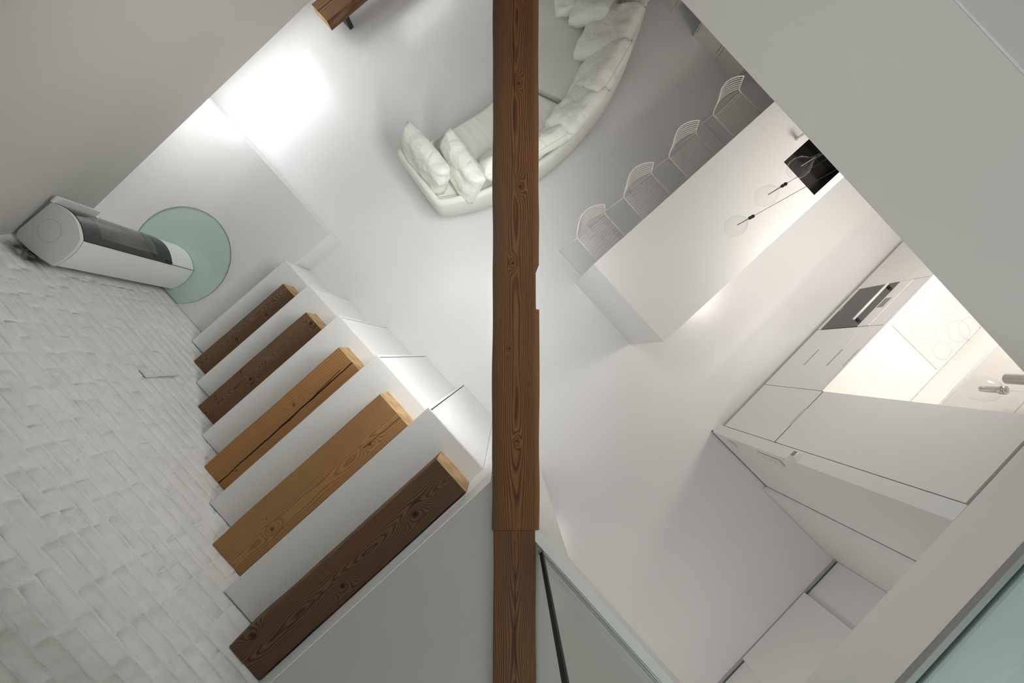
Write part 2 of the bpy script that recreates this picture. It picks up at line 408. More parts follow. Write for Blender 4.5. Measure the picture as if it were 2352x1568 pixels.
me = bpy.data.meshes.new('brick_field'); rest.to_mesh(me); rest.free(); me.materials.append(M['brick'])
o = link('brick_field', me, wl); o['kind'] = 'stuff'

# sloping roof lining over the stove side, its lower edge hanging free above an added low window bay
ES = 1.9; EZ = .74
def eave(y): return -3.482 - (y + 1.873) * .0674
def roofx(y, z): return eave(y) + (z - EZ) / ES
m_ = MB(); t = .12
ybr = (BY, -.30, .90, FAR); zbr = (EZ, 3.72, 4.72, 6.2)
for iy in range(3):
    for iz in range(3):
        if iy == 1 and iz == 1: continue
        y0, y1, z0, z1 = ybr[iy], ybr[iy + 1], zbr[iz], zbr[iz + 1]
        a = [(roofx(y0, z0), y0, z0), (roofx(y1, z0), y1, z0), (roofx(y1, z1), y1, z1), (roofx(y0, z1), y0, z1)]
        bq = [(p[0] - t, p[1], p[2]) for p in a]
        m_.quad(*a); m_.quad(*reversed(bq))
        for i in range(4):
            j = (i + 1) % 4
            edge = (iz == 0 and i == 0) or (iz == 2 and i == 2) or (iy == 0 and i == 3) or (iy == 2 and i == 1) or (iy, iz, i) in ((1, 0, 2), (1, 2, 0), (0, 1, 1), (2, 1, 3))
            if edge: m_.quad(a[i], a[j], bq[j], bq[i])
bmesh.ops.remove_doubles(m_.bm, verts=m_.bm.verts, dist=1e-5)
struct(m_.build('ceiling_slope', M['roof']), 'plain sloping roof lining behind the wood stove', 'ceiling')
w4 = MB()  # roof window added out of view as a light source
for (y0, y1, z0, z1) in ((-.298, -.24, 3.722, 4.718), (.84, .898, 3.722, 4.718), (-.24, .84, 3.722, 3.78), (-.24, .84, 4.66, 4.718)):
    q = [(roofx(y, z) - dx, y, z) for dx in (.10, .05) for (y, z) in ((y0, z0), (y1, z0), (y1, z1), (y0, z1))]
    for f in ((0, 1, 2, 3), (7, 6, 5, 4), (0, 4, 5, 1), (1, 5, 6, 2), (2, 6, 7, 3), (3, 7, 4, 0)): w4.quad(*[q[k] for k in f])
w4 = struct(w4.build('window_4', M['white']), 'added white framed roof window high in the slope', 'window')
MB().quad(*[(roofx(y, z) - .075, y, z) for (y, z) in ((-.24, 3.78), (.84, 3.78), (.84, 4.66), (-.24, 4.66))]).build('pane', M['window_glass'], w4)
struct(MB().box(KNEE, -3.32, BY, FAR, 1.62, 1.72).build('ceiling_eaves', M['wall']), 'flat ceiling of the added low window bay under the eaves', 'ceiling')
kw = MB()
wins = ((-.85, .75), (1.95, 3.05))  # unseen windows added to let daylight in low
ys = [BY] + [v for ab in wins for v in ab] + [FAR]
for i in range(0, len(ys), 2): kw.box(KNEE - .1, KNEE, ys[i], ys[i + 1], 0, 1.72)
for a, bb in wins:
    kw.box(KNEE - .1, KNEE, a, bb, 0, .40); kw.box(KNEE - .1, KNEE, a, bb, 1.5, 1.72)
struct(kw.build('wall_eaves', M['wall']), 'low outer wall under the eaves with two added windows', 'wall')
for i, (a, bb) in enumerate(wins):
    fr = MB()
    fr.box(KNEE - .09, KNEE - .03, a, a + .05, .40, 1.5).box(KNEE - .09, KNEE - .03, bb - .05, bb, .40, 1.5)
    fr.box(KNEE - .09, KNEE - .03, a + .05, bb - .05, .40, .45).box(KNEE - .09, KNEE - .03, a + .05, bb - .05, 1.45, 1.5)
    fr.box(KNEE - .085, KNEE - .035, (a + bb) / 2 - .025, (a + bb) / 2 + .025, .45, 1.45)
    wo = struct(fr.build('window_%d' % (i + 1), M['white']), 'added low white framed window under the roof slope', 'window')
    for q in range(2):
        ya, yb = (a + .05, (a + bb) / 2 - .025) if q == 0 else ((a + bb) / 2 + .025, bb - .05)
        MB().box(KNEE - .065, KNEE - .059, ya, yb, .45, 1.45).build('pane', M['window_glass'], wo)

# far wall, upper side wall with ledge and the kitchen ceiling below it
struct(MB().box(KNEE - .1, 4.4, FAR, FAR + .1, 0, 2.7).build('wall_far', M['wall']), 'far wall of the lower room behind the cupboards', 'wall')
struct(MB().box(-3.6, 2.7, 1.935, FAR, CEIL, 2.62).build('ceiling', M['wall']), 'ceiling over the dining and kitchen side', 'ceiling')
struct(MB().box(-3.0, 4.3, 1.93, 2.75, 2.368, 3.10, .006).build('wall_right', M['wall']), 'plain upper side wall above the dining ceiling with a flat ledge on top', 'wall')
struct(MB().box(-2.6, 4.3, 1.931, 2.75, 3.1002, 3.108, .002).build('trim_5', M['ledge']), 'added white cap on the upper side wall, light put into its colour', 'trim')  # added cap, brightened because the ledge faces up
struct(MB().box(-2.6, 4.3, 2.75, 2.9, 2.6, 5.6).build('wall_gallery', M['wall']), 'wall rising behind the flat ledge', 'wall')

struct(MB().box(-1.6, 4.5, BY, 2.75, 5.3, 5.4).build('ceiling_sky_block', M['wall']), 'added flat ceiling high above the void, keeping out the sky', 'ceiling')  # unseen ceiling added to block the overhead sky
lw = MB()  # wall opening added as an unseen source of side light
for (a_, b_, c_, d_) in ((BY, 2.75, 2.35, 3.1), (BY, 2.75, 4.9, 5.4), (BY, -1.45, 3.1, 4.9), (1.85, 2.75, 3.1, 4.9)): lw.box(4.4, 4.5, a_, b_, c_, d_)
struct(lw.build('wall_loft', M['wall']), 'end wall of the loft with an added wide window', 'wall')
w3 = MB().box(4.42, 4.48, -1.45, -1.39, 3.1, 4.9).box(4.42, 4.48, 1.79, 1.85, 3.1, 4.9).box(4.42, 4.48, -1.39, 1.79, 3.1, 3.16).box(4.42, 4.48, -1.39, 1.79, 4.84, 4.9).box(4.425, 4.475, .17, .23, 3.16, 4.84)
w3 = struct(w3.build('window_3', M['white']), 'added wide white framed window in the loft end wall', 'window')
for a_, b_ in ((-1.39, .17), (.23, 1.79)): MB().box(4.447, 4.453, a_, b_, 3.16, 4.84).build('pane', M['window_glass'], w3)

# kitchen / hall block is turned a little against the room
KO = (2.165, 1.25, 0); KR = math.radians(2.8)
def K(mb, name, mat, parent=None, smooth=False):
    return mb.build(name, mat, parent, smooth) if parent else mb.build(name, mat, None, smooth, KO, KR)
def kthing(name, label, cat, group=None): return thing(name, label, cat, KO, KR, group)

# loft slab with fascia, partition, hall back wall
loft = struct(K(MB().box(-.02, 2.3, -3.33, .72, CEIL, 2.63, .003), 'floor_loft', M['wall']), 'loft floor slab with a broad white fascia over the hall', 'floor')
struct(K(MB().box(.062, 2.2, -3.3, .66, 2.6305, 2.636), 'floor_loft_dim_sheet', M['loft_dim']), 'added grey sheet dimming the loft floor behind the aqua glass', 'floor')  # added sheet, darkens the loft floor seen through the glass
part = struct(K(MB().box(-.02, 2.0, -.118, -.006, 0, CEIL - .001, .002), 'wall_partition', M['white_matt']), 'white partition wall end between kitchen and hall', 'wall')
K(MB().box(-.022, 1.79, -.1195, -.10, 0.001, .022), 'shadow_gap', M['gap'], part)
struct(K(MB().box(1.985, 2.2, -3.33, .7, 0, CEIL - .001), 'wall_hall', M['wall']), 'back wall of the hall behind the wardrobe doors', 'wall')
d1 = struct(K(MB().box(.815, 1.79, -.165, -.123, .008, 2.15, .002), 'door_1', M['white_matt']), 'white sliding door leaf standing against the partition wall', 'door')
K(MB().box(.80, 1.95, -.150, -.119, 2.155, 2.20), 'door_rail', M['steel'], d1)
struct(K(MB().box(1.79, 1.985, -.150, -.1185, 0.0, CEIL - .002), 'trim_1', M['white_matt']), 'narrow white filler panel beside the sliding door', 'trim')
tr = struct(K(MB().box(1.905, 1.925, -2.9, -.16, 0.0005, .014).box(1.938, 1.965, -2.9, -.16, .0005, .010), 'trim_2', M['steel']), 'aluminium floor track of the hall wardrobe', 'trim')
for i, (x0, y0, y1) in enumerate(((1.945, -.66, -.152), (1.905, -1.625, -.645), (1.945, -2.9, -1.605))):
    struct(K(MB().box(x0, x0 + .03, y0, y1, .016, 2.33, .002), 'door_%d' % (i + 2), M['white_matt']),
           ('recessed white wardrobe door next to the sliding door leaf', 'white wardrobe door standing proud of its neighbours', 'recessed white wardrobe door at the far end of the track')[i], 'door')

# landing at the top of the stairs
land = MB().prism([(.423, BY), (2.12, BY), (2.12, -.50), (.735, -.50), (.604, -.590), (.478, -.462), (.423, -.462)], 2.28, 2.37)
struct(land.build('floor_landing', M['landing']), 'grey landing floor at the top of the stairs', 'floor')
struct(MB().box(.4185, .4225, BY + .004, -.470, 1.996, 2.372).build('trim_3', M['white']), 'white riser under the landing edge', 'trim')
ws = struct(MB().box(.424, 1.20, -.575, -.548, 0, 2.279, .001).build('wall_stair', M['white']), 'white panel wall below the landing', 'wall')
dpan = MB().box(.44, 1.172, -.547, -.531, .02, 2.05, .001).build('door_panel', M['white'], ws)
struct(MB().box(.70, 2.14, -.50, -.455, 2.27, 2.394, .001).build('trim_4', M['white']), 'white curb along the open side of the landing', 'trim')

# ------------------------------------------------------------------ glass balustrades
gb = thing('glass_balustrade', 'greenish glass balustrade pane on the landing curb beside the tie beam', 'balustrade', (0, 0, 2.37))
MB().box(.848, 2.1, -.520, -.508, .035, 1.08).build('pane', M['glass_land'], gb)
MB().box(.834, .848, -.523, -.505, .035, 1.08).build('edge_gasket', M['gasket'], gb)
MB().box(.83, 2.12, -.5245, -.5205, .003, .05).box(.83, 2.12, -.5065, -.5005, .003, .03).build('channel', M['steel'], gb)
gl = kthing('glass_balustrade', 'aqua tinted glass balustrade along the broad loft fascia', 'balustrade')
K(MB().box(.020, .035, -3.3, .66, 2.64, 3.7), 'pane', M['glass_loft'], gl)
K(MB().box(-.019, .018, -3.3, .66, 2.631, 2.655, .004), 'channel', M['channel'], gl)
K(MB().box(.037, .06, -3.3, .66, 2.631, 2.655, .004), 'channel', M['channel'], gl)

# ------------------------------------------------------------------ timbers
def timber(name, length, width, height, mat, ends=(True, True), jag=.003, seed=0, seg=28, notches=(), wane=0.0):
    """sawn baulk along local x from 0, centred on local y, top at local z=0"""
    rnd = random.Random(seed); bm = bmesh.new(); rings = []
    ph = rnd.random() * 10
    xs = sorted(set([length * i / seg for i in range(seg + 1)] + [v for n in notches for v in (n[0], n[0] + .002, n[1] - .002, n[1])]))
    for x in xs:
        e1 = noise.noise((x * 4, ph, 0)) * jag; e2 = noise.noise((x * 4, ph, 5)) * jag; e3 = noise.noise((x * 2, ph, 9)) * jag
        w0 = -width / 2 + e1; w1 = width / 2 + e2
        for n in notches:
            if n[0] + .001 < x < n[1] - .001:
                if n[2] > 0: w1 -= n[2]
                else: w0 -= n[2]
        ch = .005 + rnd.random() * .002
        rings.append([bm.verts.new(c) for c in ((x, w0, -height), (x, w0, -ch), (x, w0 + ch, e3), (x, w1 - ch - wane, e3), (x, w1, -ch - wane * .5), (x, w1, -height))])
    for A, B in zip(rings, rings[1:]):
        for k in range(6): bm.faces.new((A[k], A[(k + 1) % 6], B[(k + 1) % 6], B[k]))
    f0 = bm.faces.new(list(reversed(rings[0]))); f1 = bm.faces.new(rings[-1])
    bmesh.ops.recalc_face_normals(bm, faces=bm.faces)
    me = bpy.data.meshes.new(name)
    f0.material_index = 1 if ends[0] else 0; f1.material_index = 1 if ends[1] else 0
    bm.to_mesh(me); bm.free(); me.materials.append(mat); me.materials.append(M['endgrain'])
    return me
GREYW = (.085, .07, .052)
W1 = wood('step_wood_grey', (.22, .125, .064), (.06, .028, .014), (.15, .125, .09), ((.642, -.018, .016), (.30, -.005, .012)), -.06, 125, .04, .07, 2.6, 1, greyamt=.6)
W2 = wood('step_wood_brown', (.235, .125, .060), (.065, .029, .014), (.14, .11, .075), ((.712, -.112, .016), (.69, -.015, .02), (.03, -.03, .024), (1.0, -.08, .012)), -.04, 130, .03, .10, 2.4, 2, greyamt=.45)
W3 = wood('step_wood_orange', (.43, .215, .078), (.22, .092, .03), (.27, .15, .068), ((.512, -.031, .015), (1.12, .05, .01)), .3, 60, .03, .03, 1, 3, cracks=((.0, 1.27, .019, .03, .006), (.1, .62, .0, .03, .003)), contrast=.6, greyamt=.25)
W4 = wood('step_wood_honey', (.43, .235, .095), (.21, .095, .034), (.27, .165, .08), ((1.03, -.027, .008), (1.047, .047, .02), (.253, .061, .018)), .05, 105, .04, .08, 1.6, 4, cracks=((.0, .30, .06, .05, .0022),), contrast=.7, greyamt=.3)
W5 = wood('step_wood_dark', (.19, .105, .052), (.045, .022, .012), (.11, .085, .058), ((.282, .023, .024), (.82, .047, .022), (1.338, -.074, .028)), .0, 125, .03, .06, 2.0, 5, cracks=((.85, 1.2, .0, .02, .0016),), greyamt=.5)
WB = wood('tie_beam_wood', (.235, .100, .035), (.068, .024, .009), (.09, .058, .028), ((.434, -.006, .010), (.89, .033, .009), (1.317, .016, .011), (1.707, -.023, .014), (2.24, -.016, .012), (2.69, -.023, .010)), .0, 140, .03, .045, 1.1, 6, cracks=((1.75, 2.7, .004, .014, .0016),), greyamt=.4, bands=((.045, .105, (.085, .058, .034), .75), (-.075, -.11, (.30, .15, .06), .6)))
WL = wood('landing_timber_wood', (.20, .095, .042), (.065, .026, .013), (.08, .055, .034), ((.9, .01, .012),), .0, 135, .02, .05, 1.6, 7, cracks=((.05, 1.5, .0, .01, .0016),), greyamt=.5)
WN = wood('bench_wood', (.21, .11, .052), (.05, .022, .011), (.13, .09, .06), ((1.0, .03, .02),), .02, 70, .03, .07, 2, 8, greyamt=.3)

def beam_dir(): return math.atan2(.669, -.743)
bang = beam_dir()
ux, uy = -.743, .669
# tie beam: starts at the landing curb, runs diagonally over the void to the roof slope
cx_, cy_ = .0, .0
ox = 26 / 914.67 * 1.98      # beam axis lies slightly to image right of the nadir
rx, ry_ = .669, .743          # image-right in the room
sx0 = rx * ox - ux * .858; sy0 = ry_ * ox - uy * .858
tb = link('tie_beam', timber('tie_beam', 3.45, .234, .20, WB, (True, False), .004, 11, 60, notches=((1.085, 1.31, .016),), wane=.0), None, (sx0, sy0, 2.40), bang)
# local +y must point to image right for the notch: flip by mirroring y
tb.data.transform(Matrix.Scale(-1, 4, (0, 1, 0))); tb.data.flip_normals()
tag(tb, 'long dark brown timber tie beam crossing diagonally over the void', 'beam')
bl = thing('added_beam_lamp', 'added slim linear lamp under the diagonal tie beam', 'lamp', (sx0, sy0, 2.20), bang)  # unseen lamp added to brighten the lower room
MB().box(.9, 2.5, -.03, .03, -.016, -.0005).build('housing', M['plastic'], bl)
MB().box(.91, 2.49, -.025, .025, -.019, -.0162).build('diffuser', M['led_soft'], bl)
l = bpy.data.lights.new('added_beam_light', 'AREA'); l.shape = 'RECTANGLE'; l.size = 1.55; l.size_y = .05; l.energy = 33; l.color = (.985, .995, 1.0)  # light of the added lamp, tilted towards the stairs
lo = bpy.data.objects.new('added_beam_light', l); COL.objects.link(lo); lo.parent = bl; lo.location = (1.7, .01, -.024); lo.rotation_euler = (math.radians(38), 0, 0)
lt = link('landing_timber', timber('landing_timber', 1.9, .208, .026, WL, (False, False), .003, 12, 24), None,
          (rx * .050 - ux * .8605, ry_ * .050 - uy * .8605, 2.398), bang + PI)
tag(lt, 'dark timber set into the landing floor, in line with the tie beam', 'beam')

# ------------------------------------------------------------------ stairs: five stepped cupboards with a timber half-step on each
SX = (-2.092, -1.595, -1.09, -.583, -.072, .421); SZ = (.535, .905, 1.283, 1.652, 1.995); SY = (-.963, -.860, -.750, -.646, -.545)
ordn = ('lowest', 'second', 'third', 'fourth', 'top')
for k in range(5):
    x0, x1, zt, yo = SX[k], SX[k + 1], SZ[k], SY[k]
    x1b = x1 - .002
    lab = '%s white step cupboard of the storage stair, %s' % (ordn[k], ('next to the raised platform', 'one above the lowest', 'in the middle of the flight', 'just below the top cupboard', 'against the landing riser')[k])
    c = thing('step_cupboard', lab, 'stair cupboard', (x0, 0, 0), 0, 'white step cupboards')
    L_ = x1b - x0
    MB().box(0, L_, BY + .009, yo - .02, .001, zt, .0015).box(0, L_, yo - .02, yo - .001, .001, .02).box(0, .018, yo - .02, yo - .001, .02, zt).box(.018, L_, yo - .02, yo - .001, zt - .018, zt).build('carcass', M['white_matt'], c)
    MB().box(.026, L_ - .002, yo - .0185, yo, .024, zt - .024, .0008).build('door', M['white'], c)
    MB().box(.018, .0258, yo - .0199, yo - .006, .02, zt - .018).box(.0258, L_, yo - .0199, yo - .012, zt - .024, zt - .018).build('door_gap', M['gap'], c)
BX = (-1.842, -1.356, -.847, -.345, .172); BX1 = (-1.598, -1.093, -.586, -.075, .412); BYE = (-1.070, -.977, -.857, -.752, -.656)
WS = (W1, W2, W3, W4, W5)
desc = ('grey brown timber half-step with a knot on the lowest white cupboard', 'brown timber half-step with swirling grain on the second white cupboard',
        'orange timber half-step split by a long black crack', 'honey coloured timber half-step with a chipped end', 'dark brown timber half-step with three big knots below the landing')
for k in range(5):
    wd = BX1[k] - BX[k]; ln = BYE[k] - (BY + .004)
    me = timber('timber_step', ln, wd, .185, WS[k], (True, False), .005, 20 + k, 26)
    o = link('timber_step', me, None, ((BX[k] + BX1[k]) / 2, BYE[k], SZ[k] + .1855), -PI / 2)
    tag(o, desc[k], 'timber step', 'timber half-steps')
# timber bench at the far left
bn = thing('timber_bench', 'reddish timber baulk bench standing by the added eaves window', 'bench', (-3.955, .95, 0))
o = link('seat', timber('seat', 1.9, .25, .12, WN, (True, True), .004, 33, 24), bn, (0, 0, .30), PI / 2)
for yy in (.20, 1.65):
    MB().box(-.09, .09, yy, yy + .05, .0005, .18).build('leg', M['black'], bn)

# ------------------------------------------------------------------ wood stove and hearth
def arc(p, q, bulge, n=12):
    p = Vector(p); q = Vector(q); d = q - p; nrm = Vector((d.y, -d.x)).normalized()
    return [p + d * (i / n) + nrm * bulge * (1 - (2 * i / n - 1) ** 2) for i in range(n + 1)]
A_ = (-2.752, -1.775); B_ = (-2.745, -2.055); C_ = (-3.112, -1.753)
PF = .2985
front = arc(C_, A_, -.062, 16)       # glass side, bulging to +y
side = arc(A_, B_, -.026, 8)         # white side facing +x
if front[8].y < -1.76: front = arc(C_, A_, .062, 16)
if side[4].x < -2.75: side = arc(A_, B_, .026, 8)
back = [Vector(p) for p in (B_, (-2.84, -2.083), (-2.95, -2.104), (-3.05, -2.110), (-3.085, -2.104), (-3.105, -2.085), (-3.112, -2.06))]
outline = [tuple(v) for v in front + side[1:] + back[1:]]
def inset(pl, d):
    c = Vector((sum(p[0] for p in pl) / len(pl), sum(p[1] for p in pl) / len(pl)))
    return [tuple(Vector(p) + (c - Vector(p)).normalized() * d) for p in pl]
st = thing('wood_stove', 'tall white wood stove with curved black glass door in the brick corner', 'stove', (0, 0, PF))
auto_smooth(MB().prism(inset(outline, .004), .0, 1.052).build('body', M['stove_white'], st))
auto_smooth(MB().prism(outline, 1.058, 1.0825, .003, 2).build('top_plate', M['stove_top'], st))
tp = MB()
tp.lathe([(.086, 1.0826), (.0875, 1.0830), (.0885, 1.0826)], -2.955, -1.90, 40, False, False).build('cover_ring', M['grey_plastic'], st)
gd = [Vector(p) + Vector((0, .004)) for p in front]
gin = [Vector(p) - Vector((0, .006)) for p in front]
gpoly = [tuple(p) for p in gd] + [tuple(p) for p in reversed(gin)]
MB().prism(inset(outline, .008), 1.052, 1.058).build('top_joint', M['gap'], st)
MB().tube([(A_[0], A_[1] + .001, .0), (A_[0], A_[1] + .001, 1.052)], .0028, 6).build('corner_joint', M['gap'], st)
door = auto_smooth(MB().prism(gpoly, .265, 1.0565).build('glass_door', M['stove_glass'], st))
fo = [tuple(p + Vector((0, .0045))) for p in front[3:15]]; fi = [tuple(p) for p in reversed(front[3:15])]
M['pane_brown'] = paint('firebox_pane', (.10, .095, .085), .06, 0, 1, .3, 5, .9)
auto_smooth(MB().prism(fo + fi, .42, .92).build('firebox_pane', M['pane_brown'], door))
MB().box(-2.775, -2.755, -1.772, -1.752, .27, .33, .003).build('door_handle', M['black'], door)
MB().box(-3.126, -3.1125, -1.752, -1.692, .76, 1.0825, .001).build('back_plate', M['stove_white'], st)
auto_smooth(MB().tube([(-2.96, -2.00, .99), (-2.96, -2.128, .99)], .062, 24).build('flue', M['black'], st))
# hearth plate: round glass cut flat at the brick wall
hc, hr = (-2.960, -1.765), .498
pl = []
for i in range(97):
    a = math.radians(-360 * i / 96)
    x, y = hc[0] + hr * math.cos(a), hc[1] + hr * math.sin(a)
    pl.append((x, max(y, BY + .012)))
pl = [p for i, p in enumerate(pl) if i == 0 or (Vector(p) - Vector(pl[i - 1])).length > 1e-4][:-1]
hp = thing('hearth_plate', 'round green glass hearth plate under the white stove', 'hearth plate', (0, 0, .2902))
MB().prism(pl, .0008, .008).build('glass', M['glass_hearth'], hp)
rim = MB(); n = len(pl)
for i in range(n):
    a, bb = pl[i], pl[(i + 1) % n]
    rim.quad((*a, 0.0), (*bb, 0.0), (*bb, .0085), (*a, .0085))
rim.build('rim', M['glass_edge'], hp)

# ------------------------------------------------------------------ island table with sink
TX0, TX1, TY0, TY1, TZ = -.069, .846, 1.112, 4.25, .93
tab = thing('island_table', 'long white island table with waterfall end and four wire stools', 'table', (0, 0, 0))
sx_, sy_ = (.387, .787), (3.0, 3.42)
MB().box(TX0, TX1, TY0, sy_[0], TZ - .05, TZ).box(TX0, sx_[0], sy_[0], sy_[1], TZ - .05, TZ).box(sx_[1], TX1, sy_[0], sy_[1], TZ - .05, TZ).box(TX0, TX1, sy_[1], TY1, TZ - .05, TZ).build('tabletop', M['white'], tab)
MB().box(TX0, TX1, TY0, TY0 + .05, .0005, TZ - .05).build('end_panel', M['white_matt'], tab)
MB().box(TX0, TX1, TY1 - .05, TY1, .0005, TZ - .05).build('end_panel', M['white_matt'], tab)
MB().box(.30, TX1 - .02, TY0 + .05, TY1 - .05, .0005, TZ - .35).build('storage_body', M['white_matt'], tab)
bs = MB(); zb = TZ - .17
bs.quad((sx_[0], sy_[0], TZ), (sx_[1], sy_[0], TZ), (sx_[1] - .012, sy_[0] + .012, zb), (sx_[0] + .012, sy_[0] + .012, zb))
bs.quad((sx_[1], sy_[0], TZ), (sx_[1], sy_[1], TZ), (sx_[1] - .012, sy_[1] - .012, zb), (sx_[1] - .012, sy_[0] + .012, zb))
bs.quad((sx_[1], sy_[1], TZ), (sx_[0], sy_[1], TZ), (sx_[0] + .012, sy_[1] - .012, zb), (sx_[1] - .012, sy_[1] - .012, zb))
bs.quad((sx_[0], sy_[1], TZ), (sx_[0], sy_[0], TZ), (sx_[0] + .012, sy_[0] + .012, zb), (sx_[0] + .012, sy_[1] - .012, zb))
bs.quad((sx_[0] + .012, sy_[0] + .012, zb), (sx_[1] - .012, sy_[0] + .012, zb), (sx_[1] - .012, sy_[1] - .012, zb), (sx_[0] + .012, sy_[1] - .012, zb))
snk = tag(bs.build('sink_basin', M['steel_dark']), 'dark polished square sink basin let into the island table', 'sink')
tap = thing('tap', 'small white tap standing on the island table beside the sink', 'tap', (.318, 3.235, TZ))
MB().lathe([(.019, .0003), (.019, .012), (.015, .014), (.015, .11), (.013, .115)], 0, 0, 20).build('body', M['plastic'], tap, True)
MB().tube([(0, 0, .105), (.02, .02, .14), (.07, .03, .15), (.11, .035, .13)], .011, 12).build('spout', M['plastic'], tap, True)

# ------------------------------------------------------------------ wire stools
R_ = .0055
SW = .177
def stool_parts():
    parts = []
    zs = .65
    for s in (-1, 1):
        y = s * SW
        pts = [(-.055, s * (SW - .012), zs + .155), (-.03, y, zs + .06), (-.012, y, zs + .012), (0, y, zs), (.06, y, zs - .004), (.42, y, zs + .002)]
        parts.append(('side_rail', MB().tube(pts, .0065, 8).mesh('side_rail', M['wire'], True)))
        leg = [(.0, y, zs), (-.012, y + s * .004, zs - .05), (-.093, y + s * .036, .03), (-.088, y + s * .037, .010), (-.07, y + s * .037, .0066), (.36, y + s * .037, .0066), (.38, y + s * .037, .010), (.388, y + s * .036, .03), (.40, y + s * .004, zs - .05), (.405, y, zs - .002)]
        parts.append(('leg_frame', MB().tube(leg, .0055, 8).mesh('leg_frame', M['wire'], True)))
    rod = MB().tube([(0, -SW, 0), (0, -SW * .5, -.006), (0, 0, -.008), (0, SW * .5, -.006), (0, SW, 0)], .0038, 6).mesh('seat_rod', M['wire'], True)
    for i in range(18): parts.append(('seat_rod', rod, (.022 + i * .0212, 0, zs)))
    for j in range(7):
        f = j / 6
        zb = zs + .012 + f * .143; xb = -.012 - .043 * f; wv = SW - .012 * f; bl = .05 + .022 * f
        pts = [(xb - bl * (1 - t * t), wv * t, zb) for t in [q / 8 - 1 for q in range(17)]]
        parts.append(('back_rod', MB().tube(pts, .0036 if j < 6 else .006, 6).mesh('back_rod', M['wire'], True)))
    parts.append(('footrest', MB().tube([(.395, -SW - .01, .26), (.395, SW + .01, .26)], .0055, 8).mesh('footrest', M['wire'], True)))
    return parts
SP = stool_parts()
syp = (1.255 + SW, 1.853 + SW, 2.441 + SW, 3.045 + SW); sxp = (-.356, -.348, -.352, -.378)
sl = ('white wire counter stool nearest the waterfall end of the island table', 'second white wire counter stool from the waterfall table end',
      'third white wire counter stool from the waterfall table end', 'white wire counter stool beside the cupboards, farthest from the waterfall end')
for k in range(4):
    s = thing('wire_stool', sl[k], 'stool', (sxp[k], syp[k], 0), (0, -.015, .01, .03)[k], 'white wire stools along the island table')
    for p in SP: link(p[0], p[1], s, p[2] if len(p) > 2 else (0, 0, 0))

# ------------------------------------------------------------------ pendants over the table
px = ((.452, 1.985, 1.385), (.437, 2.315, 1.395), (.447, 2.660, 1.395))
pn = ('clear glass drop pendant nearest the waterfall table end', 'middle clear glass drop pendant over the island table', 'clear glass drop pendant hanging above the dark sink')
prof = [(.001, -.088), (.03, -.084), (.058, -.066), (.076, -.034), (.080, 0), (.072, .034), (.052, .068), (.030, .10), (.016, .135), (.010, .17)]
for k, (x, y, z) in enumerate(px):
    t = thing('pendant_lamp', pn[k], 'lamp', (x, y, z), 0, 'glass drop pendants')
    g = MB().lathe(prof, 0, 0, 28, True, False).build('glass_drop', M['bulb'], t, True)
    MB().tube([(0, 0, .02), (0, 0, .165)], .0042, 8).build('stem', M['grey_plastic'], t, True)
    MB().lathe([(.006, .16), (.011, .168), (.012, .182), (.006, .19), (.011, .197), (.013, .206), (.011, .214), (.003, .225)], 0, 0, 14).build('collar', M['black'], t, True)
    MB().tube([(0, 0, .22), (0, 0, CEIL - z)], .0016, 6).build('cord', M['black'], t)
    MB().lathe([(.03, CEIL - z - .02), (.03, CEIL - z)], 0, 0, 16).build('ceiling_rose', M['plastic'], t)

# ------------------------------------------------------------------ kitchen run (local frame: x depth from fronts, y along the run)
def front(mb, y0, y1, z0, z1): return mb.box(-.018, 0, y0 + .0015, y1 - .0015, z0 + .0015, z1 - .0015, .0008)
tall = kthing('tall_cabinet', 'tall white cabinet with recessed handle beside the partition wall', 'cabinet')
K(MB().box(.002, .6, 0, .625, .115, CEIL - .014).box(.06, .58, .01, .615, .0005, .115), 'carcass', M['white_matt'], tall)
K(front(MB(), .0, .625, .115, .905), 'drawer_front', M['white'], tall)
K(front(MB(), .0, .625, .912, CEIL - .016), 'door', M['white'], tall)
K(MB().box(-.0165, .0015, .001, .624, .9035, .9135), 'handle_gap', M['gap'], tall)
K(MB().box(-.0185, -.002, .21, .41, .884, .9125), 'handle_recess', M['steel'], tall)
units = (('drawer_cabinet', 'white base cabinet with three handleless drawers beside the tall cabinet', .629, 1.462),
         ('base_cabinet', 'plain white base cabinet on the far side of the oven', 2.094, 2.90))
dz = (.115, .405, .69, .872)
for n_, l_, y0, y1 in units:
    c = kthing(n_, l_, 'cabinet')
    K(MB().box(.002, .58, y0, y1, .115, .868).box(.06, .56, y0, y1, .0005, .115), 'carcass', M['white_matt'], c)
    for q in range(3):
        f = K(front(MB(), y0, y1, dz[q], dz[q + 1]), 'drawer_front', M['white'], c)
        if n_ == 'drawer_cabinet':
            K(MB().box(-.0188, -.006, (y0 + y1) / 2 - .11, (y0 + y1) / 2 + .11, dz[q + 1] - .012, dz[q + 1] - .001), 'grip_slot', M['grey_plastic'], f)
ov = kthing('built_in_oven', 'built-in oven with dark glass door and white bar handle', 'oven')
y0, y1 = 1.466, 2.090
K(MB().box(.002, .56, y0, y1, .115, .868).box(.06, .56, y0, y1, .0005, .115), 'carcass', M['white_matt'], ov)
K(MB().box(-.020, 0, y0 + .002, y1 - .002, .117, .158, .001), 'lower_trim', M['white'], ov)
dg = K(MB().box(-.021, 0, y0 + .002, y1 - .002, .160, .600, .001), 'door_glass', M['oven_glass'], ov)
K(MB().tube([(-.064, y0 + .06, .552), (-.064, y1 - .06, .552)], .011, 12), 'bar_handle', M['plastic'], dg, True)
for yy in (y0 + .085, y1 - .085): K(MB().box(-.058, -.02, yy - .012, yy + .012, .543, .562), 'handle_bracket', M['black'], dg)
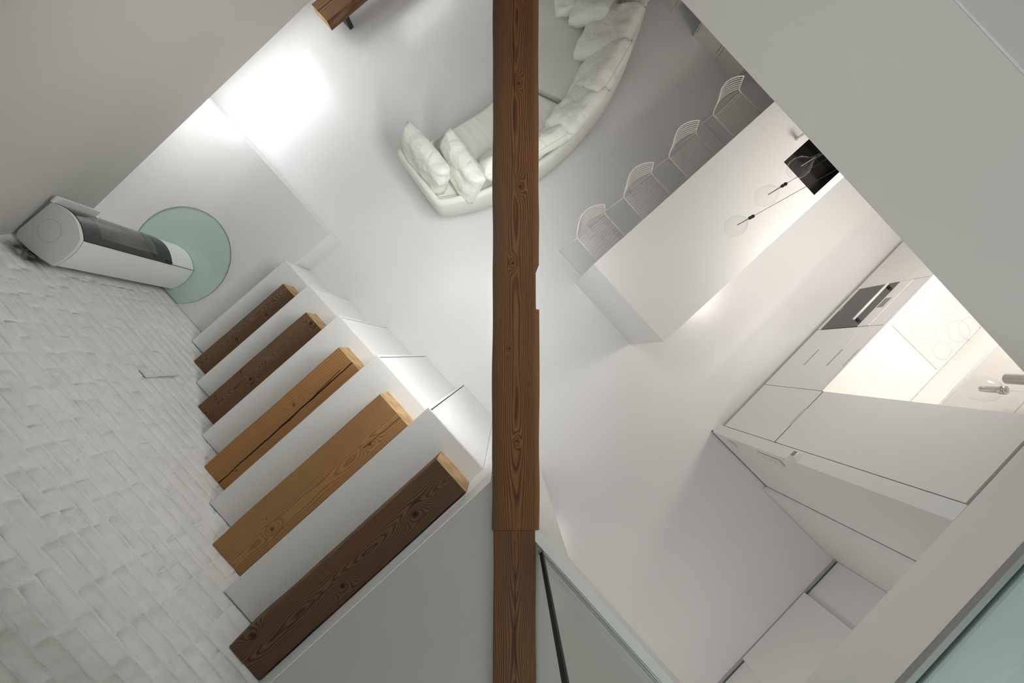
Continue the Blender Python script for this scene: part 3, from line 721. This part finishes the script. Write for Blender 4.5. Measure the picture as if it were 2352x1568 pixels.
K(MB().box(-.0215, -.0205, y0 + .28, y0 + .34, .176, .180), 'logo_mark', M['plastic'], dg)
cp = K(MB().box(-.021, 0, y0 + .002, y1 - .002, .602, .725, .001), 'control_panel', M['white'], ov)
K(MB().box(-.0222, -.02, y0 + .255, y0 + .385, .620, .682), 'display', M['screen'], cp)
K(front(MB(), y0, y1, .728, .872), 'drawer_front', M['white'], ov)
M['wtop'] = paint('white_worktop', (.80, .79, .76), .25, 0, 1, .005)
wt = tag(K(MB().box(-.022, .598, .627, 2.95, .8725, .9025, .002), 'worktop', M['wtop']), 'long white kitchen worktop lit by a strip lamp', 'worktop')
hb = kthing('hob', 'white ceramic hob with four printed rings on the worktop', 'hob')
K(MB().box(.022, .575, 1.49, 2.10, .9028, .9085, .001), 'plate', M['hob'], hb)
def kl(x, y):
    dx, dy = x - KO[0], y - KO[1]; c, s = math.cos(-KR), math.sin(-KR)
    return dx * c - dy * s, dx * s + dy * c
for (x, y, r) in ((2.306, 3.234, .096), (2.336, 2.914, .115), (2.55, 3.151, .098), (2.577, 2.918, .08), (2.60, 3.24, .098)):
    lx, ly = kl(x, y)
    K(MB().lathe([(r - .0016, .9087), (r + .0016, .9087)], lx, ly, 48, False, False), 'ring_mark', M['hob_line'], hb)
for i in range(5): K(MB().box(.05 + .0, .053, 1.72 + i * .04, 1.735 + i * .04, .90855, .90885), 'touch_mark', M['hob_line'], hb)
bsp = struct(K(MB().box(.60, .62, .63, 2.95, .9, 1.58), 'wall_backsplash', M['wtop']), 'white backsplash wall behind the worktop', 'wall')
struct(K(MB().box(.62, .75, .63, 3.1, 0, CEIL - .001), 'wall_kitchen', M['wall']), 'outer wall behind the kitchen run', 'wall')
uc = kthing('wall_cabinet', 'long beige white wall cabinet hanging over the worktop', 'cabinet')
M['lilac'] = paint('pale_lilac_edge', (.80, .775, .80), .3)
M['beige'] = paint('warm_white_lacquer', (.74, .71, .66), .35, 0, 1, .008)
K(MB().box(.262, .598, .63, 2.95, 1.56, CEIL - .016), 'carcass', M['white'], uc)
K(MB().box(.243, .262, .632, 2.94, 1.538, 1.5595, .001), 'bottom_rail', M['lilac'], uc)
K(MB().box(.243, .261, .632, 2.94, 1.562, 1.966, .001), 'lower_door', M['beige'], uc)
K(MB().box(.243, .261, .632, 2.94, 1.970, CEIL - .02, .001), 'upper_door', M['beige'], uc)
ls = kthing('strip_lamp', 'glowing strip lamp under the wall cabinet', 'lamp')
K(MB().box(.265, .305, .68, 2.9, 1.544, 1.5595), 'housing', M['plastic'], ls)
K(MB().box(.27, .30, .69, 2.89, 1.540, 1.5438), 'diffuser', M['led'], ls)
l = bpy.data.lights.new('strip_light', 'AREA'); l.shape = 'RECTANGLE'; l.size = .03; l.size_y = 2.2; l.energy = 2.0; l.color = (1, .96, .86)
lo = bpy.data.objects.new('strip_light', l); COL.objects.link(lo); lo.parent = ls; lo.location = (.285, 1.79, 1.536)
# cylinder spot and globe pendant in front of the wall cabinet
sp_ = thing('cylinder_spot', 'grey cylinder spot lamp hanging before the wall cabinet', 'lamp', (2.20, 2.222, 1.955))
MB().lathe([(.026, .006), (.032, 0), (.032, .36), (.028, .362)], 0, 0, 24).build('housing', M['steel'], sp_, True)
MB().tube([(0, 0, .36), (0, 0, CEIL - 1.955)], .008, 8).build('stem', M['steel'], sp_)
gp = thing('globe_pendant', 'clear glass globe pendant with a steel socket before the wall cabinet', 'lamp', (2.19, 2.112, 1.90))
MB().lathe([(.01, -.095), (.045, -.08), (.075, -.045), (.084, 0), (.075, .042), (.045, .076), (.028, .088)], 0, 0, 26, True, False).build('globe', M['bulb'], gp, True)
MB().lathe([(.018, -.01), (.02, 0), (.02, .085), (.026, .09), (.026, .115), (.02, .118)], 0, 0, 20).build('socket', M['steel'], gp, True)
MB().lathe([(.014, .1182), (.021, .1186)], 0, 0, 20, False, False).build('socket_ring', M['plastic'], gp)
MB().tube([(0, 0, .118), (0, 0, CEIL - 1.90)], .0016, 6).build('cord', M['plastic'], gp)
# thermostat and sockets
th = kthing('thermostat', 'small white thermostat with grey display on the partition wall end', 'thermostat')
K(MB().box(-.028, -.0205, -.103, -.017, 1.18, 1.268, .002), 'frame', M['plastic'], th)
hs = K(MB().box(-.046, -.028, -.092, -.028, 1.192, 1.25, .003), 'housing', M['plastic'], th)
K(MB().box(-.0468, -.046, -.086, -.036, 1.205, 1.244), 'display', M['screen'], hs)
def socket_plate(name, label, n, h0, frame, x0=0):
    """n-gang plate, built in a local frame: x width, y out of the wall, z up"""
    frame_o = frame
    MB().box(0, .075, 0, .008, 0, h0, .0015).build('frame', M['socket'], frame_o)
    g = h0 / n
    for i in range(n):
        MB().box(.010, .066, .008, .0125, i * g + .010, (i + 1) * g - .007, .0012).build('insert', M['socket'], frame_o)
p1 = thing('socket_plate', 'white four-gang socket plate on the brick wall by the stairs', 'socket', (-1.752, BY + .0125, 1.024))
socket_plate('', '', 4, .305, p1)
wx, wy = 2.213, 1.13
p2 = thing('switch_plate', 'white four-gang switch plate on the side of the partition wall', 'switch', (2.213, 1.1315, .72), PI)
p2.location = (2.213 + .075, 1.134 + .0, .72)
p2.rotation_euler = (0, 0, PI + KR)
socket_plate('', '', 4, .305, p2)
p3 = thing('socket_plate', 'single white socket low on the side of the partition wall', 'socket', (2.213 + .075, 1.134, .245), PI + KR)
socket_plate('', '', 1, .082, p3)

# ------------------------------------------------------------------ cupboards on the far wall
def cupboard(label, x0, x1, doors):
    c = thing('tall_cupboard', label, 'cupboard', (x0, 4.02, 0), 0, 'cupboards on the far wall')
    MB().box(0, x1 - x0, .018, .39, .0005, 2.33).build('carcass', M['wall'], c)
    MB().box(0, x1 - x0, .005, .0178, .0005, .06).build('plinth', M['wall'], c)
    MB().box(.004, x1 - x0 - .004, .012, .0179, .06, 2.33).build('door_gap', M['gap'], c)
    for a, bb in doors: MB().box(a - x0, bb - x0, -.004, .0118, .062, 2.32, .001).build('door', M['wall'], c)
    prev = x0
    for a, bb in list(doors) + [(x1, x1)]:
        if a - prev > .012: MB().box(prev - x0, a - x0 - .005, -.002, .0118, .0005, 2.33).build('stile', M['wall'], c)
        prev = bb + .005
    return c
cupboard('tall cupboard behind the sofa end, with one door', -2.50, -1.612, ((-2.45, -1.632),))
cupboard('tall cupboard with two doors standing behind the farthest wire stool', -1.262, -.54, ((-1.244, -.927), (-.882, -.563)))

# ------------------------------------------------------------------ sofa
def smooth_line(pts, n=6):
    out = []
    P = [Vector(p) for p in pts]; P = [P[0] * 2 - P[1]] + P + [P[-1] * 2 - P[-2]]
    for i in range(1, len(P) - 2):
        for k in range(n):
            t = k / n; a, b_, c, d = P[i - 1:i + 3]
            out.append(.5 * ((2 * b_) + (c - a) * t + (2 * a - 5 * b_ + 4 * c - d) * t * t + (3 * b_ - a - 3 * c + d) * t ** 3))
    out.append(P[-2]); return out
outer = smooth_line([(-2.22, .55), (-2.0, .525), (-1.78, .50), (-1.62, .487), (-1.555, .50), (-1.51, .545), (-1.43, .68), (-1.29, .97), (-1.16, 1.55), (-1.145, 1.86), (-1.165, 2.17), (-1.225, 2.52), (-1.33, 2.82), (-1.50, 3.16), (-1.70, 3.50), (-1.95, 3.84)], 5)
def offset(line, d):
    out = []
    for i, p in enumerate(line):
        a = line[max(0, i - 1)]; b_ = line[min(len(line) - 1, i + 1)]; t = (b_ - a).normalized()
        out.append(p + Vector((-t.y, t.x)) * d)
    return out
sofa = thing('sofa', 'low curved cream linen sofa heaped with cushions', 'sofa', (0, 0, 0))
seat_front = smooth_line([(-2.19, .60), (-2.12, .87), (-2.045, 1.25), (-2.0, 1.60), (-2.08, 1.95), (-2.42, 2.36), (-2.85, 2.72), (-3.0, 3.2), (-2.9, 3.84)], 4)
inn = offset(outer, .07)
base = [tuple(p) for p in offset(outer, .012)] + [tuple(p) for p in reversed(seat_front)]
auto_smooth(MB().prism(base, .10, .27, .012, 2).build('base', M['fab_plain'], sofa))
# back shell: rounded strip swept along outer line
prof_b = [(.025, .10), (.0, .16), (-.004, .30), (.0, .44), (.012, .474), (.04, .484), (.064, .474), (.072, .44), (.07, .28)]
rings = []; sb = MB()
for i, p in enumerate(outer):
    a = outer[max(0, i - 1)]; b_ = outer[min(len(outer) - 1, i + 1)]; t = (b_ - a).normalized(); nrm = Vector((-t.y, t.x))
    rings.append([sb.bm.verts.new((*(p + nrm * d), zz)) for d, zz in prof_b])
for Aq, Bq in zip(rings, rings[1:]):
    for k in range(len(prof_b) - 1): sb.bm.faces.new((Aq[k], Aq[k + 1], Bq[k + 1], Bq[k]))
sb.bm.faces.new(rings[0]); sb.bm.faces.new(list(reversed(rings[-1])))
sb.build('backrest', M['fab_plain'], sofa, True)
def seat_cushion(poly, z0, z1, mat, seed):
    bm = bmesh.new(); vs = [bm.verts.new((p[0], p[1], z0)) for p in poly]; bm.faces.new(vs)
    ex = bmesh.ops.extrude_face_region(bm, geom=bm.faces[:])
    for g in ex['geom']:
        if isinstance(g, bmesh.types.BMVert): g.co.z = z1
    bmesh.ops.recalc_face_normals(bm, faces=bm.faces)
    top = [e for e in bm.edges if all(abs(v.co.z - z1) < 1e-6 for v in e.verts)]
    bmesh.ops.bevel(bm, geom=top, offset=.035, segments=4, affect='EDGES', profile=.5)
    mb = MB(); mb.merge(bm); return auto_smooth(mb.build('seat_cushion', mat, sofa), 50)
ic = offset(outer, .069)
iL = [p for p in ic if p.y < 2.22 and p.x > -2.17]; iR = [p for p in ic if p.y > 2.26]
fL = [p for p in seat_front if p.y < 1.9 and p.y > .66]; fR = [p for p in seat_front if p.y > 1.93]
seat_cushion([tuple(p) for p in iL] + [(-1.22, 2.26), (-2.06, 1.915)] + [tuple(p) for p in reversed(fL)], .265, .415, M['fab_wr'], 1)
seat_cushion([tuple(p) for p in iR] + [tuple(p) for p in reversed(fR)] + [(-2.085, 1.96), (-1.235, 2.305)], .265, .425, M['fab_plain'], 2)
for x, y in ((-1.42, .86), (-1.215, 2.12), (-2.1, .68), (-1.8, 3.4), (-2.7, 2.9)):
    MB().tube([(x, y, .102), (x + .01, y - .01, .0005)], [.013, .010], 10).build('foot', M['chrome'], sofa, True)

def pillow(name, label, loc, size, rot, thick=.16, seed=0):
    """square loose cushion: local x width, y height, z thickness"""
    n = 22; bm = bmesh.new(); V = {}
    rnd = random.Random(seed)
    sx, sy = size
    for s in (1, -1):
        for i in range(n + 1):
            for j in range(n + 1):
                edge = i in (0, n) or j in (0, n)
                if s < 0 and edge: V[s, i, j] = V[1, i, j]; continue
                u = i / n * 2 - 1; v = j / n * 2 - 1
                pin = 1 - .07 * (1 - abs(u) ** 4) * abs(v) ** 3; pin2 = 1 - .07 * (1 - abs(v) ** 4) * abs(u) ** 3
                x = u * sx / 2 * pin2; y = v * sy / 2 * pin
                h = ((1 - abs(u) ** 4.5) * (1 - abs(v) ** 4.5)) ** .5
                cr = 1 - .085 * (abs(u) * abs(v)) ** 3; x *= cr; y *= cr
                z = s * thick / 2 * h
                w_ = noise.noise((u * 2.2 + seed * 3.7, v * 2.2, s * 2 + seed)) * .022 + noise.noise((u * 5 + seed, v * 5, s * 3)) * .008
                rad = math.atan2(v, u) * 7 + seed
                w_ += math.sin(rad) * .006 * (abs(u) ** 2 + abs(v) ** 2) * .5
                z += w_ * (h * .8 + .2) - (.010 * (v + 1) * h)
                x += noise.noise((u * 3, v * 3, seed + 9)) * .012; y += noise.noise((u * 3 + 5, v * 3, seed + 4)) * .012
                V[s, i, j] = bm.verts.new((x, y, z))
    for s in (1, -1):
        for i in range(n):
            for j in range(n):
                q = [V[s, i, j], V[s, i + 1, j], V[s, i + 1, j + 1], V[s, i, j + 1]]
                bm.faces.new(q if s > 0 else list(reversed(q)))
    ids = [(i, 0) for i in range(n)] + [(n, j) for j in range(n)] + [(i, n) for i in range(n, 0, -1)] + [(0, j) for j in range(n, 0, -1)]
    rim_pts = [V[1, i, j].co.copy() for i, j in ids]
    me = bpy.data.meshes.new(name); bmesh.ops.recalc_face_normals(bm, faces=bm.faces); bm.to_mesh(me); bm.free()
    me.materials.append(M['fab_cush'])
    for p in me.polygons: p.use_smooth = True
    o = link('cushion', me, None, loc); o.rotation_euler = rot
    MB().tube(rim_pts, .0045, 6, True).build('seam', M['fab_plain'], o, True)
    return tag(o, label, 'cushion', 'loose cream cushions on the sofa')
# leaning cushions: a = plan direction of the cushion's width, lean = tilt back from vertical, toward the backrest side
def lean(label, c, width, height, ang, tilt, thick, seed):
    """c: centre; ang: heading of the width axis (deg, in plan); tilt: degrees from lying flat (90 = upright), back side is to the right of the heading"""
    wv = Vector((math.cos(math.radians(ang)), math.sin(math.radians(ang)), 0))
    bkv = Vector((wv.y, -wv.x, 0))
    tr_ = math.radians(tilt)
    hv = bkv * math.cos(tr_) + Vector((0, 0, 1)) * math.sin(tr_)
    nv = wv.cross(hv)
    R = Matrix((wv, hv, nv)).transposed()
    return pillow('cushion', label, c, (width, height), R.to_euler(), thick, seed)
lean('plump creased cushion propped against the sofa arm', (-1.91, .70, .575), .66, .42, 177, 70, .20, 1)
lean('creased cushion propped in front of the arm cushion', (-1.63, .90, .575), .64, .42, 173, 62, .20, 2)
lean('cushion lying half behind the tie beam on the sofa', (-1.42, 1.24, .58), .56, .46, 82, 55, .22, 3)
lean('round-edged cushion at the sofa back next to the seat gap', (-1.28, 1.70, .55), .58, .42, 80, 56, .18, 4)
lean('flattened cushion lying over the seat gap', (-1.29, 2.09, .65), .60, .42, 98, 34, .18, 5)
lean('big smooth cushion leaning in the curve of the sofa', (-1.42, 2.50, .60), .70, .52, 108, 52, .24, 6)
lean('widest cushion at the sofa back under a smaller one', (-1.66, 2.86, .60), .62, .58, 112, 30, .20, 7)
lean('narrow cushion tucked beside the widest cushion', (-2.0, 3.0, .555), .50, .46, 120, 20, .18, 8)
lean('flat cushion lying farthest along the deep seat', (-2.22, 2.95, .50), .44, .44, 140, 6, .14, 9)
lean('cushion standing behind the widest cushion', (-1.80, 3.44, .62), .56, .50, 118, 66, .20, 10)
